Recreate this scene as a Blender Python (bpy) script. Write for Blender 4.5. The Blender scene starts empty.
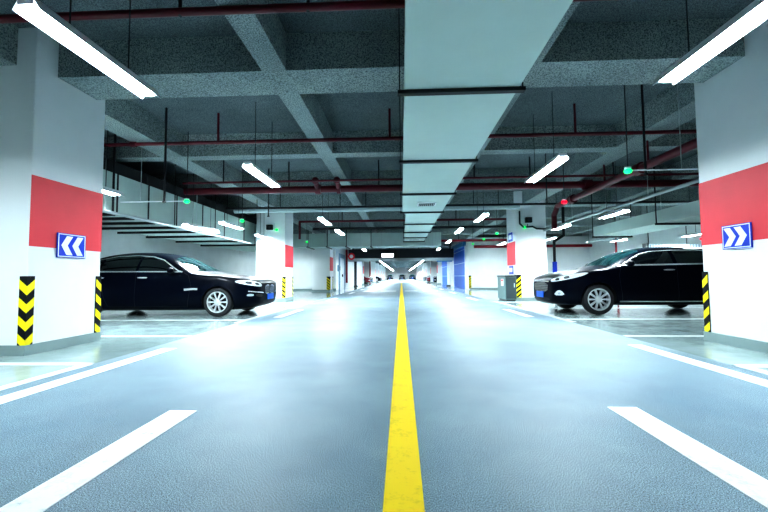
import bpy, bmesh, math, random
from mathutils import Vector, Matrix
from mathutils.bvhtree import BVHTree
from mathutils.geometry import delaunay_2d_cdt
random.seed(7)
COL = bpy.context.scene.collection
PI = math.pi

# ------------------------------------------------------------------ materials
def new_mat(name):
    m = bpy.data.materials.new(name); m.use_nodes = True
    nt = m.node_tree
    return m, nt, nt.nodes['Principled BSDF']

def plain(name, rgb, rough=.5, metal=0., coat=0., emis=None, estr=0., spec=None):
    m, nt, b = new_mat(name)
    b.inputs['Base Color'].default_value = (*rgb, 1)
    b.inputs['Roughness'].default_value = rough
    b.inputs['Metallic'].default_value = metal
    b.inputs['Coat Weight'].default_value = coat
    b.inputs['Coat Roughness'].default_value = .03
    if spec is not None: b.inputs['Specular IOR Level'].default_value = spec
    if emis:
        b.inputs['Emission Color'].default_value = (*emis, 1)
        b.inputs['Emission Strength'].default_value = estr
    return m

def node(nt, t, **k):
    n = nt.nodes.new(t)
    for a, v in k.items(): setattr(n, a, v)
    return n

def noise(nt, scale, detail=4, rough=.6, vec=None):
    n = node(nt, 'ShaderNodeTexNoise')
    n.inputs['Scale'].default_value = scale; n.inputs['Detail'].default_value = detail
    n.inputs['Roughness'].default_value = rough
    if vec: nt.links.new(vec, n.inputs['Vector'])
    return n.outputs['Fac']

def ramp(nt, fac, stops):
    r = node(nt, 'ShaderNodeValToRGB')
    e = r.color_ramp.elements
    while len(e) < len(stops): e.new(.5)
    for i, (p, c) in enumerate(stops):
        e[i].position = p; e[i].color = (*c, 1) if len(c) == 3 else c
    nt.links.new(fac, r.inputs['Fac'])
    return r.outputs['Color']

def mixc(nt, fac, a, b, mode='MIX'):
    m = node(nt, 'ShaderNodeMix', data_type='RGBA', blend_type=mode)
    for s, v in ((0, fac), (6, a), (7, b)):
        if hasattr(v, 'links'): nt.links.new(v, m.inputs[s])
        elif s == 0: m.inputs[0].default_value = v
        else: m.inputs[s].default_value = (*v, 1)
    return m.outputs[2]

def world_pos(nt):
    return node(nt, 'ShaderNodeNewGeometry').outputs['Position']

def bump(nt, bsdf, h, strength, dist=.01):
    b = node(nt, 'ShaderNodeBump')
    b.inputs['Strength'].default_value = strength; b.inputs['Distance'].default_value = dist
    nt.links.new(h, b.inputs['Height']); nt.links.new(b.outputs['Normal'], bsdf.inputs['Normal'])

def concrete(name, dark, light, speck, scale=55, bstr=.6):
    m, nt, b = new_mat(name)
    P = world_pos(nt)
    n1 = noise(nt, scale, 3, .7, P)
    n2 = noise(nt, .9, 4, .6, P)
    c1 = ramp(nt, n1, [(.38, speck), (.47, dark), (.62, light)])
    c2 = ramp(nt, n2, [(.3, (.62, .66, .68)), (.7, (.95, .95, .95))])
    nt.links.new(mixc(nt, 1., c1, c2, 'MULTIPLY'), b.inputs['Base Color'])
    b.inputs['Roughness'].default_value = .9
    bump(nt, b, n1, bstr, .02)
    return m

def floor_mat(name, dark, light, speckle, rough_lo, rough_hi, spec=.5):
    m, nt, b = new_mat(name)
    P = world_pos(nt)
    big = noise(nt, .55, 5, .65, P)
    mid = noise(nt, 3.2, 5, .65, P)
    fine = noise(nt, 190, 2, .6, P)
    base = ramp(nt, big, [(.3, dark), (.7, light)])
    f2 = ramp(nt, mid, [(.3, (.86, .88, .89)), (.68, (1.08, 1.07, 1.06))])
    base = mixc(nt, 1., base, f2, 'MULTIPLY')
    f3 = ramp(nt, fine, [(.36, (1 - speckle,) * 3), (.52, (1, 1, 1)), (.68, (1 + speckle,) * 3)])
    base = mixc(nt, 1., base, f3, 'MULTIPLY')
    nt.links.new(base, b.inputs['Base Color'])
    rr = ramp(nt, mid, [(.25, (rough_lo,) * 3), (.75, (rough_hi,) * 3)])
    nt.links.new(rr, b.inputs['Roughness'])
    b.inputs['Specular IOR Level'].default_value = spec
    bump(nt, b, fine, .12, .003)
    return m

def wall_mat(name, col, stain=.08):
    m, nt, b = new_mat(name)
    n1 = noise(nt, 1.3, 5, .6, world_pos(nt))
    c = ramp(nt, n1, [(.3, tuple(x * (1 - stain) for x in col)), (.65, col)])
    nt.links.new(c, b.inputs['Base Color'])
    b.inputs['Roughness'].default_value = .55
    return m

def worn_paint(name, col, under, thr=.36, rough=.45):
    m, nt, b = new_mat(name)
    P = world_pos(nt)
    n1 = noise(nt, 7, 8, .75, P); n2 = noise(nt, 60, 2, .6, P)
    mul = node(nt, 'ShaderNodeMath', operation='MULTIPLY_ADD')
    mul.inputs[1].default_value = .25
    nt.links.new(n2, mul.inputs[0]); nt.links.new(n1, mul.inputs[2])
    c = ramp(nt, mul.outputs[0], [(thr, under), (thr + .07, tuple(.82 * x for x in col)), (thr + .2, col)])
    nt.links.new(c, b.inputs['Base Color'])
    b.inputs['Roughness'].default_value = rough
    return m

def slats(name, a, b_, axis, freq, duty, rough=.5, metal=0.):
    """evenly spaced stripes along one object axis"""
    m, nt, b = new_mat(name)
    tc = node(nt, 'ShaderNodeTexCoord'); sp = node(nt, 'ShaderNodeSeparateXYZ')
    nt.links.new(tc.outputs['Object'], sp.inputs[0])
    mm = node(nt, 'ShaderNodeMath', operation='MULTIPLY'); mm.inputs[1].default_value = freq
    nt.links.new(sp.outputs[axis], mm.inputs[0])
    fr = node(nt, 'ShaderNodeMath', operation='FRACT'); nt.links.new(mm.outputs[0], fr.inputs[0])
    g = node(nt, 'ShaderNodeMath', operation='GREATER_THAN'); g.inputs[1].default_value = duty
    nt.links.new(fr.outputs[0], g.inputs[0])
    nt.links.new(mixc(nt, g.outputs[0], a, b_), b.inputs['Base Color'])
    b.inputs['Roughness'].default_value = rough; b.inputs['Metallic'].default_value = metal
    return m

M = {}
M['ceiling'] = concrete('sprayed_concrete', (.15, .185, .20), (.27, .32, .325), (.06, .08, .09), 75, .5)
M['beam'] = concrete('beam_concrete', (.32, .37, .37), (.54, .61, .59), (.11, .135, .14), 58, .5)
M['aisle'] = floor_mat('aisle_screed', (.165, .245, .305), (.275, .37, .42), .8, .42, .58, .3)
M['bay'] = floor_mat('bay_epoxy', (.30, .39, .40), (.42, .52, .52), .05, .05, .16, .6)
M['wall'] = wall_mat('white_wall_paint', (.80, .83, .84))
M['pillar'] = wall_mat('white_pillar_paint', (.83, .85, .86), .04)
M['plinth'] = wall_mat('grey_green_plinth', (.27, .35, .345), .15)
M['red_paint'] = wall_mat('red_band_paint', (.72, .055, .075), .1)
M['white_line'] = worn_paint('white_road_paint', (.86, .88, .88), (.35, .40, .43), .42)
M['thin_line'] = worn_paint('white_bay_paint', (.84, .87, .87), (.5, .57, .57), .38, .2)
M['yellow_line'] = worn_paint('yellow_road_paint', (.95, .68, .0), (.55, .44, .06), .40)
M['duct'] = wall_mat('duct_sheet', (.62, .73, .69), .06)
M['duct_lining'] = wall_mat('duct_side_sheet', (.56, .67, .64), .1)
M['black'] = plain('black_steel', (.012, .014, .017), .5)
M['dark_steel'] = plain('dark_grey_steel', (.05, .055, .06), .45, .6)
M['zinc'] = plain('galvanised_steel', (.50, .56, .57), .4, .7)
M['grey_pipe'] = plain('grey_insulated_pipe', (.36, .43, .44), .6)
M['red_pipe'] = plain('dark_red_pipe_paint', (.11, .005, .014), .35)
M['bright_red'] = plain('bright_red_pipe_paint', (.28, .012, .025), .35)
M['fixture'] = plain('white_fixture_enamel', (.8, .84, .86), .35)
M['tube'] = plain('lit_tube', (1, 1, 1), .4, emis=(.80, .93, 1.), estr=62)
M['tube_near'] = plain('lit_tube_near', (1, 1, 1), .4, emis=(.80, .93, 1.), estr=34)
M['tube_far'] = plain('lit_tube_far', (1, 1, 1), .4, emis=(.84, .95, 1.), estr=60)
M['tube_end'] = plain('lit_tube_end', (1, 1, 1), .4, emis=(.84, .95, 1.), estr=170)
M['green_glow'] = plain('green_lamp', (.02, .4, .14), .3, emis=(.0, .8, .12), estr=.75)
M['red_glow'] = plain('red_lamp', (.4, .01, .02), .3, emis=(1., .0, .015), estr=1.)
M['rubber_black'] = plain('black_rubber', (.006, .008, .012), .6, spec=.25)
M['yellow'] = plain('yellow_reflective', (.93, .78, .01), .4)
M['sign_blue'] = plain('blue_sign_sheet', (.008, .05, .55), .3)
M['sign_white'] = plain('white_sign_sheet', (.85, .9, .92), .35)
M['sign_red'] = plain('red_sign_sheet', (.7, .02, .04), .35)
M['lit_sign'] = plain('lit_sign_face', (.9, .95, 1.), .4, emis=(.9, .97, 1.), estr=3.)
M['paint'] = plain('black_car_paint', (.0012, .003, .009), .35, 0, .14, spec=.06)
M['glass'] = plain('dark_tinted_glass', (.004, .006, .008), .03, 0, .6)
M['screen_glass'] = plain('windscreen_glass', (.007, .028, .032), .03, 0, 0.)
M['chrome'] = plain('chrome', (.85, .88, .90), .25, .75)
M['alloy'] = plain('alloy', (.62, .65, .67), .35, .5)
M['tyre'] = plain('tyre_rubber', (.014, .015, .018), .7)
M['well'] = plain('wheel_well_dark', (.004, .004, .005), .8)
M['lamp_glass'] = plain('headlamp_glass', (.74, .80, .84), .2, .1, 1.)
M['plate'] = plain('blue_number_plate', (.006, .14, .70), .35)
M['seam'] = plain('seam_black', (.001, .001, .002), .6)
M['tail'] = plain('tail_lamp_red', (.4, .01, .015), .2, 0, 1.)
M['mesh_grille'] = slats('chrome_mesh_grille', (.34, .33, .30), (.05, .05, .05), 2, 26, .5, .25, .8)
M['kidney'] = slats('slatted_kidney_grille', (.02, .022, .025), (.35, .37, .38), 1, 28, .72, .25, .7)
M['shutter'] = slats('blue_shutter_cloth', (.004, .15, .66), (.42, .66, .88), 2, 1.02, .955, .45)
M['bin_front'] = plain('bin_grey_enamel', (.05, .07, .077), .45, .2)
M['bin_side'] = plain('bin_green_grey_enamel', (.16, .24, .235), .45, .1)
M['door_blue'] = plain('grey_blue_door_paint', (.22, .36, .47), .45)
M['blue_panel'] = plain('blue_panel_paint', (.05, .24, .48), .4)
M['perforated'] = slats('perforated_tray', (.55, .66, .72), (.22, .30, .36), 0, 9, .6, .45, .3)
M['paper'] = plain('sticker_paper', (.82, .80, .78), .5)
for nm, c in (('silver', (.42, .45, .47)), ('maroon', (.20, .015, .03)), ('greypaint', (.10, .12, .13)), ('whitepaint', (.7, .73, .75))):
    M[nm] = plain('car_paint_' + nm, c, .25, .3 if nm == 'silver' else 0, 1.)

# ------------------------------------------------------------------ mesh builder
class MB:
    def __init__(self): self.v = []; self.f = []; self.m = []
    def add(self, vs, fs, mi=0):
        o = len(self.v); self.v += [tuple(x) for x in vs]
        for f in fs: self.f.append([i + o for i in f]); self.m.append(mi)
        return self
    def box(self, x0, x1, y0, y1, z0, z1, mi=0):
        vs = [(x, y, z) for z in (z0, z1) for y in (y0, y1) for x in (x0, x1)]
        return self.add(vs, [(0, 2, 3, 1), (4, 5, 7, 6), (0, 1, 5, 4), (2, 6, 7, 3), (0, 4, 6, 2), (1, 3, 7, 5)], mi)
    def cyl(self, a, b, r, n=12, r2=None, mi=0, cap=True):
        a = Vector(a); b = Vector(b); d = (b - a).normalized()
        u = d.cross(Vector((0, 0, 1)) if abs(d.z) < .9 else Vector((1, 0, 0))).normalized(); w = d.cross(u)
        r2 = r if r2 is None else r2; vs = []
        for p, rr in ((a, r), (b, r2)):
            for i in range(n):
                t = 2 * PI * i / n; vs.append(p + u * rr * math.cos(t) + w * rr * math.sin(t))
        fs = [(i, (i + 1) % n, n + (i + 1) % n, n + i) for i in range(n)]
        if cap: fs += [tuple(range(n))[::-1], tuple(range(n, 2 * n))]
        return self.add(vs, fs, mi)
    def tube(self, pts, r, n=10):
        for i in range(len(pts) - 1): self.cyl(pts[i], pts[i + 1], r, n)
        for p in pts[1:-1]: self.ball(p, r * 1.02, n)
        return self
    def ball(self, c, r, n=10, sz=1.):
        c = Vector(c); vs = []; k = max(4, n // 2)
        for i in range(k + 1):
            ph = PI * i / k
            for j in range(n):
                t = 2 * PI * j / n
                vs.append(c + Vector((r * math.sin(ph) * math.cos(t), r * math.sin(ph) * math.sin(t), r * sz * math.cos(ph))))
        fs = [(i * n + j, (i + 1) * n + j, (i + 1) * n + (j + 1) % n, i * n + (j + 1) % n) for i in range(k) for j in range(n)]
        return self.add(vs, fs)
    def lathe_y(self, prof, n=40, mi=0):
        """prof: (y, r) pairs turned about the local y axis"""
        vs = []; k = len(prof)
        for i in range(n):
            t = 2 * PI * i / n
            for (y, r) in prof: vs.append((r * math.cos(t), y, r * math.sin(t)))
        fs = [(i * k + j, i * k + j + 1, ((i + 1) % n) * k + j + 1, ((i + 1) % n) * k + j) for i in range(n) for j in range(k - 1)]
        return self.add(vs, fs, mi)
    def prism(self, poly, fn, d0, d1, mi=0):
        """poly of (a, b); fn(a, b, d) -> xyz"""
        n = len(poly)
        vs = [fn(a, b, d0) for a, b in poly] + [fn(a, b, d1) for a, b in poly]
        fs = [(i, (i + 1) % n, n + (i + 1) % n, n + i) for i in range(n)] + [tuple(range(n))[::-1], tuple(range(n, 2 * n))]
        return self.add(vs, fs, mi)
    def build(self, name, mats, parent=None, smooth=False, bevel=0., origin=None):
        off = Vector(origin) if origin else (Vector(parent['base']) if parent is not None and 'base' in parent else Vector())
        me = bpy.data.meshes.new(name)
        me.from_pydata([tuple(Vector(p) - off) for p in self.v], [], self.f)
        if not isinstance(mats, (list, tuple)): mats = [mats]
        for m in mats: me.materials.append(m)
        bm = bmesh.new(); bm.from_mesh(me)
        bmesh.ops.recalc_face_normals(bm, faces=bm.faces[:]); bm.to_mesh(me); bm.free()
        for p, i in zip(me.polygons, self.m): p.material_index = i
        if smooth:
            for p in me.polygons: p.use_smooth = True
            me.set_sharp_from_angle(angle=math.radians(38))
        o = bpy.data.objects.new(name, me); COL.objects.link(o)
        if origin: o.location = off
        if parent is not None: o.parent = parent
        if bevel:
            bv = o.modifiers.new('bevel', 'BEVEL'); bv.width = bevel; bv.segments = 2; bv.limit_method = 'ANGLE'
        return o

def tag(o, label=None, cat=None, group=None, kind=None):
    for k, v in (('label', label), ('category', cat), ('group', group), ('kind', kind)):
        if v: o[k] = v
    return o
def thing(name, loc, label, cat, group=None, kind=None, local=False):
    o = bpy.data.objects.new(name, None); COL.objects.link(o)
    o.empty_display_size = .1; o.location = loc
    if not local: o['base'] = tuple(float(x) for x in loc)
    return tag(o, label, cat, group, kind)
KIDS = {}
def kids(o):
    return [c for c in bpy.data.objects if c.parent == o]
def dup(src, loc, rotz=None, label=None, group=None):
    def cp(o, par):
        c = o.copy(); COL.objects.link(c); c.parent = par
        for k in kids(o): cp(k, c)
        return c
    r = cp(src, None); r.location = loc
    if rotz is not None: r.rotation_euler = (0, 0, rotz)
    if label: r['label'] = label
    if group: r['group'] = group
    return r
def struct(name, mb, mats, label=None, cat=None, **k):
    return tag(mb.build(name, mats, **k), label, cat, None, 'structure')

H_SLAB, H_BEAM = 4.15, 3.65
XL, XR = -4.61, 4.31          # aisle faces of the pillars
WL, WR, Y0, Y1 = -9.8, 13.0, -5.0, 128.0

ROWS = [4.91 + 10.03 * i for i in range(-1, 12)]
LONG = ((-1.65, .32), (1.65, .32), (-5.12, .5), (4.87, .52), (-8.2, .32), (8.1, .32), (11.3, .32))
def soffit(x, y):
    """height of the concrete straight above a point"""
    for xc, w in LONG:
        if abs(x - xc) < w / 2 + .03: return H_BEAM + .006
    for i, yb in enumerate(ROWS):
        if yb - .03 < y < yb + .70: return H_BEAM + .001
        if i < 8:
            for yy in (yb + 3.46, yb + 6.7):
                if yy - .03 < y < yy + .34: return H_BEAM + .004
    return H_SLAB + .001
# ------------------------------------------------------------------ floor with its painted lines
fl = MB(); fl.box(-3.38, 3.38, Y0, Y1, -.2, 0)
floor = struct('floor', fl, M['aisle'])
b = MB(); b.box(WL, -3.38, Y0, Y1, -.2, 0); b.build('bay_floor', M['bay'], floor)['label'] = 'glossy grey-green bay floor left of the aisle'
b = MB(); b.box(3.38, WR, Y0, Y1, -.2, 0); b.build('bay_floor', M['bay'], floor)['label'] = 'glossy grey-green bay floor right of the aisle'

def strip(mb, x0, x1, y0, y1, z=.004, n=None):
    mb.box(x0, x1, y0, y1, z - .004, z)
y = MB(); strip(y, -.083, .083, Y0 + .1, 66)
y.build('centre_line', M['yellow_line'], floor)['label'] = 'solid yellow centre line'
for sx, a, bb in ((-1, .8, 2.72), (1, .8, 2.86)):
    q = MB(); strip(q, sx * 1.54 - .098, sx * 1.54 + .098, a, bb)
    q.build('lane_dash', M['white_line'], floor)
for sx in (-1, 1):
    for a, bb in ((2.55, 5.1 if sx < 0 else 5.37), (9.0, 11.1), (15.2, 17.3), (21.4, 23.5), (27.6, 29.7), (33.8, 35.9), (40, 42), (46.2, 48.3)):
        xc = 3.09 if a < 6 else 2.9
        q = MB(); strip(q, sx * xc - .095, sx * xc + .095, a, bb)
        q.build('edge_dash', M['white_line'], floor)
for sx in (-1, 1):
    for ys in ((2.6, 4.15), (8.0, 14.2)):
        q = MB(); strip(q, sx * 3.43 - .06, sx * 3.43 + .06, *ys); q.build('bay_front_line', M['thin_line'], floor)
    for yy in (4.15, 6.15, 8.5, 11.35, 14.1):
        q = MB(); q.box(min(sx * 3.4, sx * 8.6), max(sx * 3.4, sx * 8.6), yy - .055, yy + .055, 0, .005); q.build('bay_divider_line', M['thin_line'], floor)
for x0, x1 in ((-1.35, -.35), (.2, 1.0), (1.4, 2.3), (-2.5, -1.8)):
    q = MB(); q.box(x0, x1, 25.0, 25.7, 0, .004); q.build('crossing_dash', M['white_line'], floor)

# ------------------------------------------------------------------ ceiling slab, beams and ribs
struct('ceiling', MB().box(WL, WR, Y0, Y1, H_SLAB, H_SLAB + .25), M['ceiling'])
rows = ROWS
for yb in rows:
    if yb < Y0: continue
    struct('beam', MB().box(WL, WR, yb, yb + .67, H_BEAM, H_SLAB), M['beam'])
for i, yb in enumerate(rows[:8]):
    for yy in (yb + 3.46, yb + 6.7):
        if yy > Y0: struct('rib_beam', MB().box(WL, WR, yy, yy + .31, H_BEAM + .002, H_SLAB), M['beam'])
for xc, w in LONG:
    struct('rib_beam', MB().box(xc - w / 2, xc + w / 2, Y0, Y1, H_BEAM + .004, H_SLAB), M['beam'])

# ------------------------------------------------------------------ walls
struct('wall_left', MB().box(WL - .2, WL, Y0, Y1, -.2, 4.4), M['wall'])
struct('wall_right', MB().box(WR, WR + .2, Y0, Y1, -.2, 4.4), M['wall'])
struct('wall_behind', MB().box(WL, WR, Y0 - .2, Y0, -.2, 4.4), M['wall'])
struct('wall_end', MB().box(WL, WR, Y1, Y1 + .2, -.2, 4.4), M['wall'])
struct('wall_left_block', MB().box(WL, -4.66, 27.4, 46.0, 0, 3.64), M['wall'])
struct('wall_right_block', MB().box(4.72, WR, 27.4, 46.5, 0, 3.64), M['wall'])
struct('baseboard_left', MB().box(WL, -4.62, 27.34, 27.4, 0, .12), M['plinth'])
struct('baseboard_right', MB().box(4.75, WR, 27.34, 27.4, 0, .12), M['plinth'])
struct('baseboard_left_wall', MB().box(WL, WL + .05, Y0, 27.3, 0, .12), M['plinth'])

# ------------------------------------------------------------------ pillars
S = 1.16
def pillar(x0, y0, face, label, red=True, ytop=H_SLAB, bands=True):
    """face = x of the side that looks at the aisle"""
    x1 = x0 + S
    root = thing('pillar', (x0 + S / 2, y0 + S / 2, 0), label, 'pillar', kind='structure')
    MB().box(x0, x1, y0, y0 + S, 0, ytop).build('shaft', M['pillar'], root, bevel=.012)
    e = .022
    MB().box(x0 - e, x1 + e, y0 - e, y0 + S + e, 0, .125).build('plinth', M['plinth'], root)
    if red:
        d = .004 if face > 0 else -.004
        xa, xb = (face - .004, face + .001) if face > 0 else (face - .001, face + .004)
        MB().box(xa, xb, y0, y0 + S, 1.345, 2.24).build('red_band', M['red_paint'], root)
    return root
pillar(XL - S, 4.6, XL, 'white pillar on the left with red band and blue chevron sign, empty space beside it')
pillar(XR, 4.6, XR, 'white pillar on the right with red band and blue chevron sign')
pillar(XL - S, 15.2, XL, 'white pillar behind the nose of the left black saloon')
pillar(XR, 14.85, XR, 'white pillar behind the grey cabinet and the right black saloon')
pillar(XL - S, 24.9, XL, 'third white pillar along the left side, just before the inner wall')
n = 0
for i, yy in enumerate((46.6, 57.2, 67.8, 78.4, 89, 99.6, 110.2)):
    for x0, fc in ((XL - S, XL), (XR, XR)):
        lab = 'tiny distant white pillar with red band beyond the inner walls, %s of the aisle' % ('left' if fc < 0 else 'right')
        p = pillar(x0, yy, fc, lab); p['group'] = 'distant pillars'

# ------------------------------------------------------------------ corner guards
def guard(xc, yc, sx, sy, label, w=.10, z0=.07, z1=.97, nb=4, flip=False):
    """L profile wrapped on a pillar corner; legs run in +sx*x (on the y face) and +sy*y (on the x face)"""
    t = .012; ox, oy = xc - sx * t, yc - sy * t
    root = thing('corner_guard', (xc, yc, z0), label, 'corner guard', 'striped rubber corner guards')
    g = MB()
    g.box(min(ox, ox + sx * w), max(ox, ox + sx * w), min(oy, yc), max(oy, yc), z0, z1)
    g.box(min(ox, xc), max(ox, xc), min(yc, yc + sy * (w - t)), max(yc, yc + sy * (w - t)), z0, z1)
    g.build('rubber_angle', M['rubber_black'], root)
    step = (z1 - z0 - .02) / nb; h = step * .5; drop = w * .85
    for leg in (0, 1):
        m = MB()
        for k in range(nb):
            zt = z1 - .04 - k * step
            quad = [(0.0, zt - drop), (w, zt), (w, zt - h), (0.0, zt - h - drop)]
            quad = [(a, max(z0 + .004, min(z1 - .004, c))) for a, c in quad]
            if leg == 0: fn = lambda a, c, d: (ox + sx * a, oy - sy * d, c)
            else: fn = lambda a, c, d: (ox - sx * d, oy + sy * a, c)
            m.prism(quad, fn, 0, .002)
        m.build('yellow_stripes', M['yellow'], root)
    return root
guard(XL, 4.6, -1, 1, 'black and yellow chevron corner guard on the front edge of the near left pillar')
guard(XL, 4.6 + S, -1, -1, 'black and yellow corner guard on the far edge of the near left pillar')
guard(XR, 4.6 + S, 1, -1, 'black and yellow corner guard on the near right pillar', nb=4)
guard(XR, 4.6, 1, 1, 'black and yellow corner guard on the front edge of the near right pillar')
guard(XL, 15.2, -1, 1, 'striped corner guard just ahead of the left black saloon, front pillar edge', .12, nb=5)
guard(XL, 15.2 + S, -1, -1, 'thin striped corner guard on the far edge of the pillar ahead of the left saloon', .12, nb=5)
guard(XR, 14.85, 1, 1, 'striped corner guard between the grey cabinet and the right saloon', .2, nb=5)
guard(XL, 24.9, -1, 1, 'striped corner guard on the front edge of the third left pillar', .22, nb=5)
guard(XL, 24.9 + S, -1, -1, 'striped corner guard on the far edge of the third left pillar', .22, nb=5)
guard(4.72, 27.4, 1, 1, 'striped corner guard at the wall corner beside the large blue shutter', .16, nb=5)

# ------------------------------------------------------------------ chevron signs
def chevron_sign(x, ya, yb, z0, z1, toward, label):
    """flat plate on an aisle-facing pillar side; chevrons point toward -1 (near end) or +1 (far end) along y"""
    s = 1 if x < 0 else -1
    root = thing('direction_sign', (x, (ya + yb) / 2, z0), label, 'sign', 'blue chevron signs')
    P = lambda a, c, d: (x + s * d, ya + a, z0 + c)
    W, Hh = yb - ya, z1 - z0
    rect = lambda i: [(i, i), (W - i, i), (W - i, Hh - i), (i, Hh - i)]
    MB().prism(rect(0), P, .0, .018).build('plate', M['sign_blue'], root)
    fr = MB()
    for r in ([(.008, .008), (W - .008, .008), (W - .008, .02), (.008, .02)], [(.008, Hh - .02), (W - .008, Hh - .02), (W - .008, Hh - .008), (.008, Hh - .008)],
              [(.008, .02), (.02, .02), (.02, Hh - .02), (.008, Hh - .02)], [(W - .02, .02), (W - .008, .02), (W - .008, Hh - .02), (W - .02, Hh - .02)]):
        fr.prism(r, P, .018, .0195)
    fr.build('border', M['sign_white'], root)
    for k in (0, 1):
        c0 = .055 + k * (W - .11) / 2
        w, dd = .1, .085
        lo, hi, mid = .035, Hh - .035, Hh / 2
        pts = [(c0 + dd, lo), (c0 + dd + w, lo), (c0 + w, mid), (c0 + dd + w, hi), (c0 + dd, hi), (c0, mid)]
        if toward > 0: pts = [(W - a, c) for a, c in pts]
        m = MB(); m.prism([pts[0], pts[1], pts[2], pts[5]], P, .018, .020); m.prism([pts[5], pts[2], pts[3], pts[4]], P, .018, .020)
        m.build('white_chevron', M['sign_white'], root)
    for a, c in ((.03, Hh / 2), (W - .03, Hh / 2)):
        pass
    return root
chevron_sign(XL + .004, 4.98, 5.44, 1.225, 1.555, -1, 'blue sign with two white chevrons pointing left on the left pillar')
chevron_sign(XR - .004, 4.945, 5.375, 1.26, 1.57, -1, 'blue sign with two white chevrons pointing right on the right pillar')

# ------------------------------------------------------------------ lights
def tube_light(x, y0, y1, z, label, group=None, wires=True, top=H_SLAB, power='tube'):
    root = thing('tube_light', (x, (y0 + y1) / 2, z), label, 'light', group)
    L0, L1 = y0, y1
    prof = [(-.105, -.03), (-.06, .06), (.06, .06), (.105, -.03), (.097, -.03), (.055, .052), (-.055, .052), (-.097, -.03)]
    hb = MB()
    for i in range(len(prof)):
        a, c = prof[i]; a2, c2 = prof[(i + 1) % len(prof)]
        hb.add([(x + a, L0, z + c), (x + a, L1, z + c), (x + a2, L1, z + c2), (x + a2, L0, z + c2)], [(0, 1, 2, 3)])
    hb.build('reflector', M['fixture'], root)
    t = MB(); t.prism([(-.075, .01), (-.045, -.008), (0, -.014), (.045, -.008), (.075, .01), (.045, .03), (-.045, .03)], lambda a, c, d: (x + a, d, z + c), L0 + .03, L1 - .03); t.build('tube', M[power], root, smooth=True)
    for yy in (L0, L1):
        e = MB(); e.box(x - .06, x + .06, yy - .008 if yy == L0 else yy - .04, yy + .04 if yy == L0 else yy + .008, z + .005, z + .055); e.build('end_cap', M['fixture'], root)
    if wires:
        for yy in (L0 + .36, L1 - .36):
            w = MB(); w.cyl((x, yy, z + .05), (x, yy, soffit(x, yy)), .006, 5); w.build('suspension_wire', M['dark_steel'], root)
    return root
ORD = ['nearest', 'second', 'third', 'fourth', 'fifth', 'sixth', 'seventh', 'eighth', 'ninth', 'tenth']
left_y = [(2.54, 3.93), (6.5, 8.12), (12.55, 14.3), (15.9, 17.6), (27.2, 28.8), (35.0, 36.6), (39.2, 40.8)]
right_y = [(2.42, 3.95), (6.4, 8.09), (12.2, 13.9), (15.9, 17.5), (21.3, 22.9), (27.2, 28.8), (35.0, 36.6), (39.2, 40.8)]
for side, xs, ll in (('left', -2.64, left_y), ('right', 2.66, right_y)):
    for i, (a, c) in enumerate(ll):
        x = xs if side == 'left' or i != 3 else 2.46
        tube_light(x, a, c, 2.87, '%s tube light from the camera in the row %s of the central duct' % (ORD[i], side), 'aisle tube lights', power='tube_near' if i == 0 else 'tube_far' if i == 1 else 'tube_far')
    yy = 43.
    while yy < 122:
        tube_light(xs, yy, yy + 1.6, 2.87, 'tiny lit tube light far down the %s aisle row where the rows converge' % side, 'far %s aisle tube lights' % side, power='tube_far' if yy < 60 else 'tube_end')
        yy += 5.2
for x, z, a, c, lab in ((-5.5, 2.57, 5.85, 7.3, 'lit tube peeking out behind the edge of the near left pillar'),
                   (-5.3, 2.57, 11.2, 12.75, 'upper lit tube in front of the left side duct'),
                   (-5.6, 2.32, 9.8, 11.5, 'lower glowing strip along the bottom edge of the left side duct'),  # glowing strip for the bright streak along the duct edge, built as a fixture
                   (-5.3, 2.5, 14.0, 15.1, 'lit tube disappearing behind the second left pillar'),
                   (5.3, 2.45, 9.35, 10.55, 'lit tube hanging over the right saloon bonnet'),
                   (5.3, 2.53, 12.5, 13.75, 'short lit tube beside the second right pillar'),
                   (8.9, 2.36, 15.8, 17.0, 'small lit tube below the end of the right side duct'),
                   (8.5, 2.50, 11.0, 12.1, 'lit tube under the right side duct beside the near right pillar'),
                   (11.0, 2.43, 14.6, 15.8, 'low lit tube over the perforated tray behind the right saloon roof'),
                   (-5.3, 2.57, .8, 2.35, 'tube light over the nearest left bay, in front of the near left pillar'),
                   (5.3, 2.57, .8, 2.35, 'tube light over the nearest right bay, in front of the near right pillar'),
                   (-7.2, 2.75, 23.6, 25.2, 'lit tube in the recess behind the second left pillar'),
                   (8.0, 2.9, 20.5, 22.1, 'lit tube in the recess behind the second right pillar'),
                   (6.2, 2.9, 23.5, 25.1, 'lit tube close to the white wall beside the blue shutter'),
                   (11.0, 2.9, 22.0, 23.6, 'lit tube in the far right corner of the parking bays')):
    tube_light(x, a, c, z, lab, 'parking bay tube lights', power='tube_far')

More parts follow.
